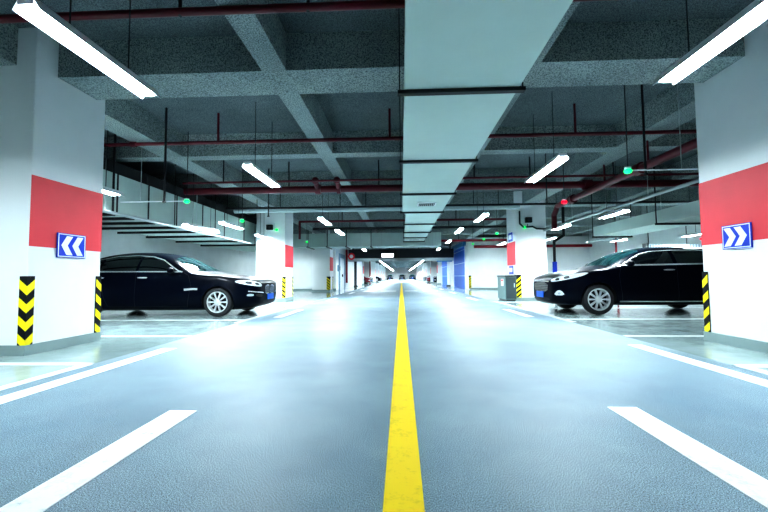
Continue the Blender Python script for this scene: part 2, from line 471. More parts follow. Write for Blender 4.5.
# ------------------------------------------------------------------ central air duct
root = thing('air_duct', (.66, 12, 2.9), 'long pale green central air duct with black straps above the aisle', 'duct')
MB().box(.05, 1.25, Y0, 12.0, 2.9, 3.22).build('wide_section', M['duct'], root)
d = MB(); d.add([(.05, 12.0, 2.9), (1.25, 12.0, 2.9), (1.25, 12.3, 2.9), (.17, 12.3, 2.9), (.05, 12.0, 3.22), (1.25, 12.0, 3.22), (1.25, 12.3, 3.22), (.17, 12.3, 3.22)],
      [(0, 1, 2, 3), (4, 5, 6, 7), (0, 4, 7, 3), (1, 2, 6, 5)])
d.box(.17, 1.25, 12.3, 21.89, 2.9, 3.22); d.build('narrow_section', M['duct'], root)
for yy in (1.42, 4.04, 6.54, 9.17, 11.8, 14.5, 17.2, 19.55, 21.75):
    b = MB(); b.box(-.02 if yy < 12 else .1, 1.31, yy - .035, yy + .035, 2.86, 2.9)
    b.build('strap_bar', M['black'], root)
    for xx in (.0 if yy < 12 else .12, 1.29):
        MB().cyl((xx, yy, 2.86), (xx, yy, soffit(xx, yy)), .007, 6).build('hanger_rod', M['dark_steel'], root)
for (x0, x1, ya, yb) in ((.45, .95, 10.28, 10.72), (.4, 1.0, 20.5, 20.8)):
    v = MB(); v.box(x0, x1, ya, yb, 2.875, 2.9); o = v.build('vent_frame', M['fixture'], root)
    k = MB(); k.box(x0 + .04, x1 - .04, ya + .04, yb - .04, 2.87, 2.878); k.build('vent_opening', M['black'], root)
    for j in range(8):
        xx = x0 + .07 + j * (x1 - x0 - .14) / 7
        MB().box(xx - .008, xx + .008, ya + .04, yb - .04, 2.862, 2.874).build('vent_blade', M['zinc'], root)

# cross duct
root = thing('air_duct', (-3, 22.3, 2.63), 'pale green duct crossing the aisle at the far end of the central duct', 'duct')
MB().box(-6.2, 2.25, 21.9, 23.3, 2.66, 3.42).build('duct_body', M['duct_lining'], root)
for xx in [-5.2, -4.35, -3.3, -2.3, -1.1, 1.35, 1.55, 1.75, 1.95, 2.15]:
    MB().box(xx - .012, xx + .012, 21.885, 21.9, 2.66, 3.42).build('seam', M['zinc'], root)
for xx in (-5.3, -4.2, -3.1, -1.7):
    b = MB(); b.box(xx - .03, xx + .03, 21.6, 23.4, 2.61, 2.66); b.build('strap_bar', M['black'], root)
    MB().cyl((xx, 21.86, 2.6), (xx, 21.86, soffit(xx, 21.86)), .02, 6).build('hanger_rod', M['black'], root)

# left side duct
root = thing('air_duct', (-7.2, 8, 2.31), 'wide grey-green side duct above the left parking bays', 'duct')
MB().box(-8.3, -6.2, Y0 + .2, 20.5, 2.33, 3.22).build('duct_body', M['duct_lining'], root)
for yy in (3.2, 5.6, 7.1, 8.15, 9.2, 10.4, 11.8, 13.3, 15, 17):
    MB().box(-6.2, -6.18, yy - .015, yy + .015, 2.33, 3.22).build('seam', M['dark_steel'], root)
for yy in (4.4, 6.0, 7.95, 8.55, 9.3, 10.2, 11.2, 12.5, 14.2, 16):
    MB().box(-8.45, -6.1, yy - .04, yy + .04, 2.27, 2.33).build('strap_bar', M['black'], root)
    for xx in ((-8.42, -6.13) if yy in (7.95, 10.2, 12.5, 16) else ()):
        MB().cyl((xx, yy, 2.27), (xx, yy, soffit(xx, yy)), .022 if yy < 9 else .012, 6).build('hanger_rod', M['black'], root)
root = thing('air_duct', (-7.2, 8, 3.23), 'black box added as shade on top of the wide left side duct', 'duct')  # added black box with bands, stands in for the shade above the duct
MB().box(-8.1, -6.25, Y0 + .2, 20.4, 3.225, 3.5).build('shade_box', M['black'], root)
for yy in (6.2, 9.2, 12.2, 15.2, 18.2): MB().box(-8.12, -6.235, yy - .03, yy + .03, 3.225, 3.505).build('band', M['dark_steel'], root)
# right side duct
root = thing('air_duct', (7.6, 10, 2.33), 'grey-green side duct above the roof of the right saloon', 'duct')
MB().box(7.0, 8.2, 5.0, 14.5, 2.33, 2.68).build('duct_body', M['duct'], root)
for yy in (7.2, 10.8, 14.3):
    MB().box(6.9, 8.3, yy - .03, yy + .03, 2.28, 2.33).build('strap_bar', M['black'], root)
    for xx in (6.92, 8.28): MB().cyl((xx, yy, 2.28), (xx, yy, soffit(xx, yy)), .015, 6).build('hanger_rod', M['black'], root)

# ------------------------------------------------------------------ pipes
def pipe(name, pts, r, mat, label, cat='pipe', hang=(), hr=.018, hmat=None, flanges=()):
    root = thing(name, pts[0], label, cat)
    MB().tube(pts, r, 14).build('pipe_run', mat, root, smooth=True)
    for h in hang:
        w = MB(); w.cyl((h[0], h[1], h[2] if len(h) > 2 else pts[0][2] - r), (h[0], h[1], soffit(h[0], h[1])), hr, 8); w.build('hanger_rod', hmat or M['black'], root)
    for (a, c) in flanges:
        MB().cyl(a, c, r * 1.45, 14).build('coupling', mat, root, smooth=True)
    return root
pipe('sprinkler_pipe', [(WL, 3.68, 3.605), (WR, 3.68, 3.605)], .04, M['red_pipe'], 'thin dark red sprinkler pipe nearest the camera, along the top edge', hang=[(-2.2, 3.68), (-.9, 3.68)])
pipe('sprinkler_pipe', [(WL, 7.3, 3.57), (WR, 7.3, 3.57)], .036, M['red_pipe'], 'thin red sprinkler pipe crossing just beyond the first big beam', hang=[(-3.55, 7.3), (-.2, 7.3), (3.28, 7.3)],
     hr=.022, hmat=M['red_pipe'], flanges=[((-5.3, 7.3, 3.57), (-5.2, 7.3, 3.57)), ((.6, 7.3, 3.57), (.7, 7.3, 3.57))])
MBp = pipe('fire_main_pipe', [(-6.05, 10.55, 3.36), (12.9, 10.55, 3.36)], .095, M['red_pipe'], 'thick dark red fire main crossing above both cars', hang=[(-3.1, 10.55), (-.6, 10.55), (3.5, 10.55)],
     flanges=[((-2.35, 10.55, 3.36), (-2.2, 10.55, 3.36)), ((-1.75, 10.55, 3.36), (-1.65, 10.55, 3.36)), ((4.9, 10.55, 3.36), (5.1, 10.55, 3.36))])
for zz, x0 in ((3.40, -2.28), (3.40, -1.7)):
    w = MB(); w.cyl((x0, 10.5, 3.36), (x0, 10.2, 3.5), .07, 12); w.ball((x0, 10.18, 3.51), .1, 12); w.build('valve', M['red_pipe'], MBp, smooth=True)
pipe('sprinkler_pipe', [(-5.8, 10.0, 3.46), (12.9, 10.0, 3.46)], .03, M['red_pipe'], 'slim red pipe running just above the thick fire main', hang=[(-4.7, 10.0), (1.9, 10.0), (5.4, 10.0)])
pipe('cable_pipe', [(-6.1, 13.2, 3.34), (12.9, 13.2, 3.34)], .035, M['black'], 'thin black pipe crossing in front of the second pillars', hang=[(-5.0, 13.2), (-1.2, 13.2), (3.3, 13.2)], hr=.012)
pipe('insulated_pipe', [(-6.1, 13.9, 3.4), (4.2, 13.9, 3.4)], .11, M['grey_pipe'], 'fat grey insulated pipe crossing just before the second pillars', hang=[(-4.4, 13.9), (-2.2, 13.9), (2.6, 13.9)], hr=.012)
pipe('sprinkler_pipe', [(-4.5, 17.0, 2.62), (-4.5, 17.0, 3.4), (6.0, 17.0, 3.4)], .05, M['red_pipe'], 'dark pipe with a drop behind the second left pillar', hang=[(-2.6, 17.0, 3.4), (2.4, 17.0, 3.4)])
pipe('sprinkler_pipe', [(-4.5, 19.6, 3.4), (5.6, 19.6, 3.4)], .06, M['black'], 'black pipe crossing just in front of the cross duct', hang=[(-2.6, 19.6), (2.4, 19.6)])
pipe('sprinkler_pipe', [(2.3, 22.4, 2.98), (4.4, 22.4, 2.98), (8.5, 22.4, 2.98)], .07, M['bright_red'], 'short red pipe at the right end of the cross duct', hang=[(3.3, 22.4, 2.98)])
pipe('fire_main_pipe', [(5.02, 5.9, 3.16), (5.02, 12.6, 3.16), (5.02, 12.9, 2.9), (5.02, 12.9, 2.45)], .085, M['red_pipe'], 'dark red pipe running along the right bays above the right saloon',
     hang=[(5.02, 6.6, 3.16), (5.02, 8.0, 3.16), (5.02, 9.7, 3.16)], hr=.02, hmat=M['red_pipe'], flanges=[((5.02, 8.2, 3.16), (5.02, 8.4, 3.16)), ((5.02, 11.4, 3.16), (5.02, 11.6, 3.16))])
pipe('fire_main_pipe', [(5.0, 26.9, 2.95), (12.9, 26.9, 2.95)], .1, M['bright_red'], 'red pipe along the top of the right recess wall', hang=[(7.0, 26.9, 2.95), (9, 26.9, 2.95)])
pipe('riser_pipe', [(6.35, 16.4, 0), (6.35, 16.4, 2.35), (6.75, 16.4, 2.6), (6.75, 16.4, 3.3), (6.75, 16.4, H_SLAB)], .055, M['black'], 'dark vertical pipe with blue lower length behind the right saloon bonnet')
bpy.data.objects['riser_pipe']['base'] = (6.35, 16.4, 0)
MB().cyl((6.35, 16.4, .9), (6.35, 16.4, 1.5), .09, 14).build('valve_sleeve', M['sign_blue'], bpy.data.objects['riser_pipe'], smooth=True)
pipe('riser_pipe', [(9.5, 17.6, 0), (9.5, 17.6, 3.0)], .04, M['bright_red'], 'red vertical pipe rising behind the right saloon windscreen', hang=[(9.5, 17.6, 3.0)])
pipe('riser_pipe', [(-4.55, 32.2, .45), (-4.55, 32.2, 3.2)], .09, M['bright_red'], 'dark red vertical pipe on the left inner wall past the blue door', hang=[(-4.55, 32.2, 3.2)])
pipe('riser_pipe', [(-4.55, 56.2, 0), (-4.55, 56.2, 3.64)], .09, M['bright_red'], 'slender red upright pipe beside the distant parked cars on the left')

def conduit(name, pts, r, mat, label, hang=()):
    return pipe(name, pts, r, mat, label, 'conduit', hang, .008, M['zinc'])
conduit('cable_trunking', [(-5.95, 5.0, 2.29), (-5.95, 15.0, 2.29)], .035, M['zinc'], 'pale cable trunking below the left side duct', [(-5.95, 7.5, 2.29), (-5.95, 11, 2.29)])
conduit('cable_trunking', [(5.3, 5.8, 2.6), (5.3, 14.6, 2.6)], .035, M['zinc'], 'pale cable trunking carrying the tube lights over the right saloon', [(5.3, 7.0, 2.6), (5.3, 8.5, 2.6), (5.3, 10.2, 2.6), (5.3, 12.2, 2.6)])
conduit('cable_conduit', [(-6.15, 8.2, 2.61), (-4.66, 8.2, 2.61)], .012, M['fixture'], 'thin white conduit leading to the green light above the left saloon', [(-5.7, 8.2, 2.61)])
conduit('cable_conduit', [(3.66, 6.35, 2.615), (5.2, 6.35, 2.615)], .012, M['fixture'], 'thin white conduit leading to the green light above the right saloon', [(4.5, 6.35, 2.6)])
conduit('cable_trunking', [(8.5, 6.5, 2.44), (8.5, 18, 2.44)], .04, M['zinc'], 'pale trunking line under the right side duct', [(8.5, 9, 2.44), (8.5, 13.0, 2.44)])

# plain threaded rods with a fork, hanging alone from the slab
for x, yy, zb, r in ((-4.41, 7.0, 2.37, .02), (-3.9, 11.2, 2.75, .018), (4.03, 6.5, 2.6, .018), (3.35, 9.0, 2.6, .012)):
    q = MB(); q.cyl((x, yy, zb), (x, yy, soffit(x, yy)), r, 8); q.box(x - .03, x + .03, yy - .012, yy + .012, zb - .03, zb)
    lab = {-4.41: 'dark hanger rod with bare end left of the first tube light', -3.9: 'dark hanger rod in front of the left side duct end',
           4.03: 'dark hanger rod hanging by the right green lamp', 3.35: 'thin dark hanger rod left of the red lamp'}[x]
    tag(q.build('hanger_rod_drop', M['black'], origin=(x, yy, zb)), lab, 'hanger rod')

# ------------------------------------------------------------------ parking indicator lamps
def indicator(x, yy, z, mat, label):
    root = thing('indicator_lamp', (x, yy, z), label, 'indicator lamp', 'parking bay indicator lamps')
    MB().ball((x, yy, z), .062, 14, .7).build('lens', mat, root, smooth=True)
    MB().cyl((x, yy, z + .035), (x, yy, z + .065), .05, 14).build('cap', M['fixture'], root, smooth=True)
    MB().cyl((x, yy, z + .06), (x, yy, soffit(x, yy)), .008, 6).build('drop_conduit', M['dark_steel'], root)
indicator(-4.66, 8.2, 2.6, M['green_glow'], 'glowing green lamp at the end of the white conduit above the left saloon')
indicator(-4.66, 11.15, 2.6, M['green_glow'], 'glowing green lamp left of the second left pillar')
indicator(-4.45, 18.1, 2.6, M['green_glow'], 'glowing green lamp in front of the cross duct, left')
indicator(3.66, 6.35, 2.6, M['green_glow'], 'large glowing green lamp above the right saloon')
indicator(3.72, 8.95, 2.6, M['red_glow'], 'glowing red lamp beside the diagonal red pipe')
indicator(3.77, 15.4, 2.6, M['green_glow'], 'green lamp just left of the second right pillar')
indicator(3.76, 17.8, 2.6, M['green_glow'], 'middle of three green lamps left of the second right pillar')
indicator(3.72, 20.3, 2.6, M['green_glow'], 'farthest of three green lamps left of the second right pillar')
indicator(11.6, 15.5, 2.3, M['red_glow'], 'small red lamp beside the near right pillar above the car roof')

# pillar-front devices
def device(x, yy, z, lx, lz, label):
    root = thing('camera_box', (x, yy, z), label, 'device')
    MB().box(x - .17, x + .17, yy - .06, yy, z - .13, z + .17).build('back_plate', M['fixture'], root, bevel=.01)
    MB().box(x - .12, x + .12, yy - .2, yy - .06, z - .1, z + .1).build('housing', M['black'], root, bevel=.015)
    t = MB(); t.cyl((x, yy - .2, z), (x, yy - .24, z), .05, 14); t.build('eye', M['dark_steel'], root, smooth=True)
    q = MB(); q.ball((x + lx, yy - .05, z + lz), .05, 12); q.build('status_lamp', M['green_glow'], root, smooth=True)
    q = MB(); q.tube([(x, yy - .012, z - .1), (x, yy - .012, z + lz + .02), (x + lx, yy - .012, z + lz + .02), (x + lx, yy - .05, z + lz)], .012, 6); q.build('cable', M['dark_steel'], root)
device(-5.19, 15.2, 2.92, .26, -.1, 'small black camera box high on the second left pillar')
device(4.78, 14.85, 3.02, -.12, -.27, 'small black camera box high on the second right pillar')
q = MB(); q.tube([(4.48, 14.80, 3.38), (4.48, 14.80, 2.9), (4.62, 14.80, 2.76), (4.95, 14.80, 2.78), (5.1, 14.8, 2.7), (5.45, 14.8, 2.68)], .03, 8)
tag(q.build('loose_cable', M['dark_steel'], origin=(4.48, 14.8, 2.7)), 'dark bent cable looping down the second right pillar', 'cable')
# plates above and under the red band of the second right pillar
for z0, z1, lab in ((2.28, 2.62, 'small blue and white plate above the red band of the second right pillar'),
                    (1.0, 1.32, 'small blue and white plate below the red band of the second right pillar')):
    root = thing('pillar_sign', (XR, 15.4, z0), lab, 'sign')
    MB().box(XR - .02, XR - .001, 15.2, 15.72, z0, z1).build('plate', M['sign_blue'], root)
    MB().box(XR - .023, XR - .02, 15.26, 15.66, z0 + .08, z1 - .08).build('white_panel', M['sign_white'], root)
# ------------------------------------------------------------------ grey cabinet
root = thing('metal_cabinet', (4.05, 15.3, 0), 'grey metal bin cabinet standing against the second right pillar', 'cabinet')
MB().box(3.86, 4.27, 14.70, 15.85, .05, .90).build('body', [M['bin_side']], root, bevel=.012)
MB().box(3.88, 4.25, 14.684, 14.70, .08, .88).build('door', M['bin_front'], root, bevel=.006)
MB().box(3.84, 4.29, 14.66, 15.88, .90, .95).build('lid', M['bin_front'], root, bevel=.012)
MB().box(3.9, 4.24, 14.74, 15.8, 0, .05).build('base', M['black'], root)
MB().box(3.853, 3.86, 14.95, 15.3, .55, .82).build('sticker', M['paper'], root)
MB().box(3.850, 3.853, 15.0, 15.25, .72, .80).build('sticker_stripe', M['sign_red'], root)
MB().box(4.17, 4.2, 14.665, 14.684, .5, .66).build('handle', M['zinc'], root)

# ------------------------------------------------------------------ left inner wall: door, post, signs
root = thing('door_1', (-4.66, 30, 0), 'grey-blue metal double door in the left inner wall', 'door', kind='structure')
f = MB(); f.box(-4.67, -4.58, 28.7, 29.0, 0, 2.7); f.box(-4.67, -4.58, 31.3, 31.6, 0, 2.7); f.box(-4.67, -4.58, 29.0, 31.3, 2.4, 2.7); f.build('door_frame', M['door_blue'], root)
for a, c in ((29.0, 30.13), (30.17, 31.3)):
    o = MB().box(-4.66, -4.62, a, c, 0, 2.4).build('door_leaf', M['sign_white'], root)
    MB().box(-4.62, -4.57, (c - .12 if a < 29.5 else a + .07), (c - .07 if a < 29.5 else a + .12), .95, 1.15).build('door_handle', M['black'], root)
root = thing('control_box', (-4.58, 28.4, 1.3), 'small dark control box on the left wall before the door', 'box')
MB().box(-4.66, -4.5, 28.15, 28.55, 1.35, 1.8).build('case', M['door_blue'], root, bevel=.01); MB().box(-4.5, -4.49, 28.22, 28.48, 1.45, 1.7).build('cover', M['black'], root)
for xx, yy, lab in ((-4.5, 38.0, 'slim dark steel post on the left beside the overhead shutter box'), (4.56, 38.0, 'slim pale post between the two blue shutters')):
    root = thing('guide_post', (xx, yy, 0), lab, 'post')
    MB().box(xx - .12, xx + .12, yy - .1, yy + .1, 0, 3.0).build('rail', M['dark_steel'] if xx < 0 else M['fixture'], root, bevel=.01)
    MB().box(xx - .2, xx + .2, yy - .18, yy + .18, 0, .1).build('foot', M['black'], root)
root = thing('round_sign', (-4.0, 31, 2.6), 'round red and white sign hanging at left of the overhead shutter box', 'sign')
MB().cyl((-4.0, 30.98, 2.58), (-4.0, 31.0, 2.58), .28, 24).build('disc', M['sign_red'], root)
MB().cyl((-4.0, 30.97, 2.58), (-4.0, 30.98, 2.58), .15, 20).build('centre', M['sign_white'], root)
for dx in (-.2, .2): MB().cyl((-4.0 + dx, 31, 2.75), (-4.0 + dx, 31, soffit(-4.0 + dx, 31)), .012, 6).build('hanger_rod', M['dark_steel'], root)
# overhead shutter housing and lintel
root = thing('shutter_box', (0, 33.5, 2.45), 'long dark overhead shutter box spanning the aisle beyond the cross duct', 'shutter box')
MB().box(-4.55, 4.45, 33.2, 34.0, 2.5, 3.3).build('housing', M['dark_steel'], root)
MB().box(-4.55, 4.45, 33.1, 33.2, 2.26, 2.52).build('bottom_rail', M['zinc'], root)
for xx in (-4.2, -1, 1.5, 4.2): MB().box(xx - .04, xx + .04, 33.5, 33.7, 3.3, soffit(xx, 33.6)).build('bracket', M['black'], root)
root = thing('light_box_sign', (-1.15, 31.6, 2.55), 'white illuminated box sign hanging over the middle of the aisle', 'sign')
MB().box(-1.6, -.62, 31.55, 31.75, 2.5, 2.84).build('case', M['fixture'], root)
MB().box(-1.57, -.65, 31.545, 31.55, 2.53, 2.81).build('lit_face', M['lit_sign'], root)
for dx in (-1.45, -.77): MB().cyl((dx, 31.65, 2.84), (dx, 31.65, soffit(dx, 31.65)), .012, 6).build('hanger_rod', M['dark_steel'], root)
# blue roller shutters
def shutter(ya, yb, h, label):
    root = thing('roller_shutter', (4.72, (ya + yb) / 2, 0), label, 'roller shutter', 'blue roller shutters')
    MB().box(4.67, 4.719, ya + .15, yb - .15, 0, h).build('curtain', M['shutter'], root)
    for yy in (ya, yb - .15): MB().box(4.62, 4.719, yy, yy + .15, 0, h + .1).build('guide_rail', M['fixture'], root)
    MB().box(4.5, 4.719, ya, yb, h, h + .35).build('roller_box', M['blue_panel'], root)
shutter(28.5, 34.9, 3.15, 'larger nearer blue roller shutter on the right inner wall')
shutter(38.9, 45.0, 2.7, 'smaller farther blue roller shutter on the right inner wall')
root = thing('overhead_panel', (4.0, 36.5, 2.4), 'blue panel jutting out above the farther blue shutter', 'panel')
MB().box(3.3, 4.71, 36.3, 36.5, 2.3, 2.75).build('panel_face', M['blue_panel'], root)
MB().box(3.25, 4.71, 36.28, 36.52, 2.75, 2.8).build('top_trim', M['dark_steel'], root)
for xx in (3.5, 4.5): MB().cyl((xx, 36.4, 2.8), (xx, 36.4, soffit(xx, 36.4)), .012, 6).build('hanger_rod', M['dark_steel'], root)
# perforated tray behind the right car
root = thing('cable_tray', (11, 16.2, 2.1), 'perforated pale cable tray just above the right saloon roof', 'cable tray')
MB().box(9.9, 12.9, 16.0, 16.3, 2.0, 2.14).build('tray', M['perforated'], root)
for xx in (10.0, 11.5, 12.8): MB().cyl((xx, 16.15, 2.14), (xx, 16.15, soffit(xx, 16.15)), .014, 6).build('hanger_rod', M['black'], root)
MB().box(9.86, 9.9, 15.98, 16.32, 1.96, 2.2).build('end_bracket', M['dark_steel'], root)

# ------------------------------------------------------------------ cars
def resample(poly, d):
    out = []
    for i in range(len(poly)):
        a = Vector(poly[i]); c = Vector(poly[(i + 1) % len(poly)])
        k = max(1, int((c - a).length / d))
        for j in range(k): out.append(a.lerp(c, j / k))
    return out
def smooth_poly(poly, it=2):
    for _ in range(it):
        q = []
        for i in range(len(poly)):
            a = Vector(poly[i]); c = Vector(poly[(i + 1) % len(poly)])
            q += [a * .75 + c * .25, a * .25 + c * .75]
        poly = q
    return [tuple(p) for p in poly]
def inside(p, poly):
    r = False; n = len(poly); j = n - 1
    for i in range(n):
        a, b = poly[i], poly[j]
        if (a[1] > p[1]) != (b[1] > p[1]) and p[0] < (b[0] - a[0]) * (p[1] - a[1]) / (b[1] - a[1]) + a[0]: r = not r
        j = i
    return r
def ribbon(pts, w):
    P = [Vector(p) for p in pts]; L = []; R = []
    for i, p in enumerate(P):
        t = (P[min(i + 1, len(P) - 1)] - P[max(i - 1, 0)]).normalized(); nn = Vector((-t.y, t.x)) * w / 2
        L.append(tuple(p + nn)); R.append(tuple(p - nn))
    return L + R[::-1]
class Car: pass
def patch(bvh, poly, O, U, V, N, off, name, mat, parent, d=.06):
    O, U, V, N = Vector(O), Vector(U), Vector(V), Vector(N).normalized()
    bd = resample(poly, d); n = len(bd)
    xs = [p.x for p in bd]; ys = [p.y for p in bd]
    pts = list(bd)
    i = min(xs) + d / 2
    pl = [(p.x, p.y) for p in bd]
    while i < max(xs):
        j = min(ys) + d / 2
        while j < max(ys):
            if inside((i, j), pl) and min((p - Vector((i, j))).length for p in bd) > d * .45: pts.append(Vector((i, j)))
            j += d
        i += d
    vs, _, fs, *_r = delaunay_2d_cdt([Vector(p) for p in pts], [], [list(range(n))], 1, 1e-7)
    out = []; ok = []; last = None
    for p in vs:
        P = O + U * p.x + V * p.y + N * 1.5
        h, nn, idx, dist = bvh.ray_cast(P, -N, 4.)
        if h is None: ok.append(False); out.append(P)
        else: ok.append(True); out.append(h + N * off)
    m = MB(); m.v = [tuple(p) for p in out]
    for f in fs:
        if all(ok[i] for i in f): m.f.append(list(f)); m.m.append(0)
    me = bpy.data.meshes.new(name); me.from_pydata(m.v, [], m.f); me.materials.append(mat)
    for p in me.polygons: p.use_smooth = True
    bm = bmesh.new(); bm.from_mesh(me)
    for f in bm.faces:
        f.normal_update()
        if f.normal.dot(N) < 0: f.normal_flip()
    bmesh.ops.delete(bm, geom=[v for v in bm.verts if not v.link_faces], context='VERTS')
    bm.to_mesh(me); bm.free()
    o = bpy.data.objects.new(name, me); COL.objects.link(o); o.parent = parent
    return o

def loft_body(st, wheels, R, name, parent):
    """st rows: x, zb, wl, wm, zm, ws, zs, w6, z6, w7, zt"""
    bm = bmesh.new(); ringsL = []
    for (x, zb, wl, wm, zm, ws, zs, w6, z6, w7, zt) in st:
        half = [(0, zb), (wl * .75, zb), (wl, zb + .05), (wm * .985, (zb + zm) / 2 + .02), (wm, zm), ((wm + ws) / 2 + .004, (zm + zs) / 2 + .02), (ws, zs),
                (ws * .5 + w6 * .5 + .02, zs * .5 + z6 * .5 + .005), (w6, z6), (w7, zt - (zt - z6) * .22), (0, zt)]
        ring = [(yy, z) for yy, z in half] + [(-yy, z) for yy, z in half[-2:0:-1]]
        ringsL.append([bm.verts.new((x, yy, z)) for yy, z in ring])
    n = len(ringsL[0])
    for a, c in zip(ringsL[:-1], ringsL[1:]):
        for i in range(n): bm.faces.new((a[i], a[(i + 1) % n], c[(i + 1) % n], c[i]))
    k = n // 2
    for ring, fl in ((ringsL[0], False), (ringsL[-1], True)):
        # close the ends with quads between mirrored points
        for i in range(0, k):
            a, b_, c, d_ = ring[i], ring[i + 1], ring[(n - i - 1) % n], ring[(n - i) % n]
            q = [a, b_, c, d_]; u = []
            for v in q:
                if v not in u: u.append(v)
            if len(u) >= 3: bm.faces.new(u)
    bmesh.ops.recalc_face_normals(bm, faces=bm.faces[:])
    me = bpy.data.meshes.new(name); bm.to_mesh(me); bm.free()
    o = bpy.data.objects.new(name, me); COL.objects.link(o)
    o.modifiers.new('s', 'SUBSURF').levels = 3; o.modifiers['s'].render_levels = 3
    cut = MB()
    for (x, z, hw) in wheels:
        for s in (-1, 1): cut.cyl((x, s * (hw - .32), z), (x, s * (hw + .3), z), R, 48)
    co = cut.build('cutter', M['well'])
    bo = o.modifiers.new('b', 'BOOLEAN'); bo.object = co; bo.solver = 'EXACT'; bo.operation = 'DIFFERENCE'
    dg = bpy.context.evaluated_depsgraph_get()
    me2 = bpy.data.meshes.new_from_object(o.evaluated_get(dg))
    bpy.data.objects.remove(o); bpy.data.objects.remove(co)
    me2.materials.clear(); me2.materials.append(M['paint']); me2.materials.append(M['well'])
    for p in me2.polygons:
        p.use_smooth = True; p.material_index = 0
        c = p.center
        for (x, z, hw) in wheels:
            if (abs(c.x - x) ** 2 + (c.z - z) ** 2) ** .5 < R * 1.002 and abs(c.y) < hw - .012 and c.z < z + R * 1.002 and (abs(c.y) < hw - .3 or (abs(c.x - x) ** 2 + (c.z - z) ** 2) ** .5 > R * .97): p.material_index = 1
    me2.set_sharp_from_angle(angle=math.radians(40))
    ob = bpy.data.objects.new(name, me2); COL.objects.link(ob); ob.parent = parent
    return ob

def wheel(parent, x, s, hw, r, rim, nsp, style):
    root = bpy.data.objects.new('wheel', None); COL.objects.link(root); root.parent = parent
    root.location = (x, s * (hw - .012), r); root.rotation_euler = (0, 0, PI if s < 0 else 0)
    # outward is +y in wheel space
    MB().lathe_y([(-.2, rim - .02), (-.21, r - .05), (-.19, r - .015), (-.12, r), (-.05, r), (-.012, r - .018), (0, r - .05), (-.004, rim + .012), (-.015, rim - .006), (-.1, rim - .02)], 56).build('tyre', M['tyre'], root, smooth=True)
    MB().lathe_y([(-.012, rim + .004), (-.004, rim - .004), (-.008, rim - .022), (-.06, rim - .035), (-.19, rim - .04)], 56).build('rim', M['alloy'], root, smooth=True)
    MB().lathe_y([(-.11, 0), (-.11, rim - .035)], 40).build('brake_disc', M['well'], root)
    for k in range(nsp):
        t = 2 * PI * k / nsp
        sp = MB()
        prs = ([(-.026, .022, .05), (.026, .022, .05)] if style == 'pair' else [(0, .05, .03)])
        if style == 'pair':
            for sg in (-1, 1):
                fn = lambda a, c, d: (c * math.cos(t) - a * math.sin(t), d, c * math.sin(t) + a * math.cos(t))
                i0, i1 = .06, rim - .012
                sp.prism([(sg * .006, i0), (sg * .03, i0), (sg * .062, i1), (sg * .03, i1)], fn, -.06, -.012)
        else:
            fn = lambda a, c, d: (c * math.cos(t) - a * math.sin(t), d, c * math.sin(t) + a * math.cos(t))
            i0, i1 = .05, rim - .012
            sp.prism([(-.014, i0), (.014, i0), (.02, i1), (-.02, i1)], fn, -.06, -.012)
        sp.build('spoke', M['alloy'], root)
    MB().lathe_y([(-.05, .075), (-.012, .07), (-.004, .045), (-.002, 0)], 24).build('hub', M['alloy'], root, smooth=True)
    return root

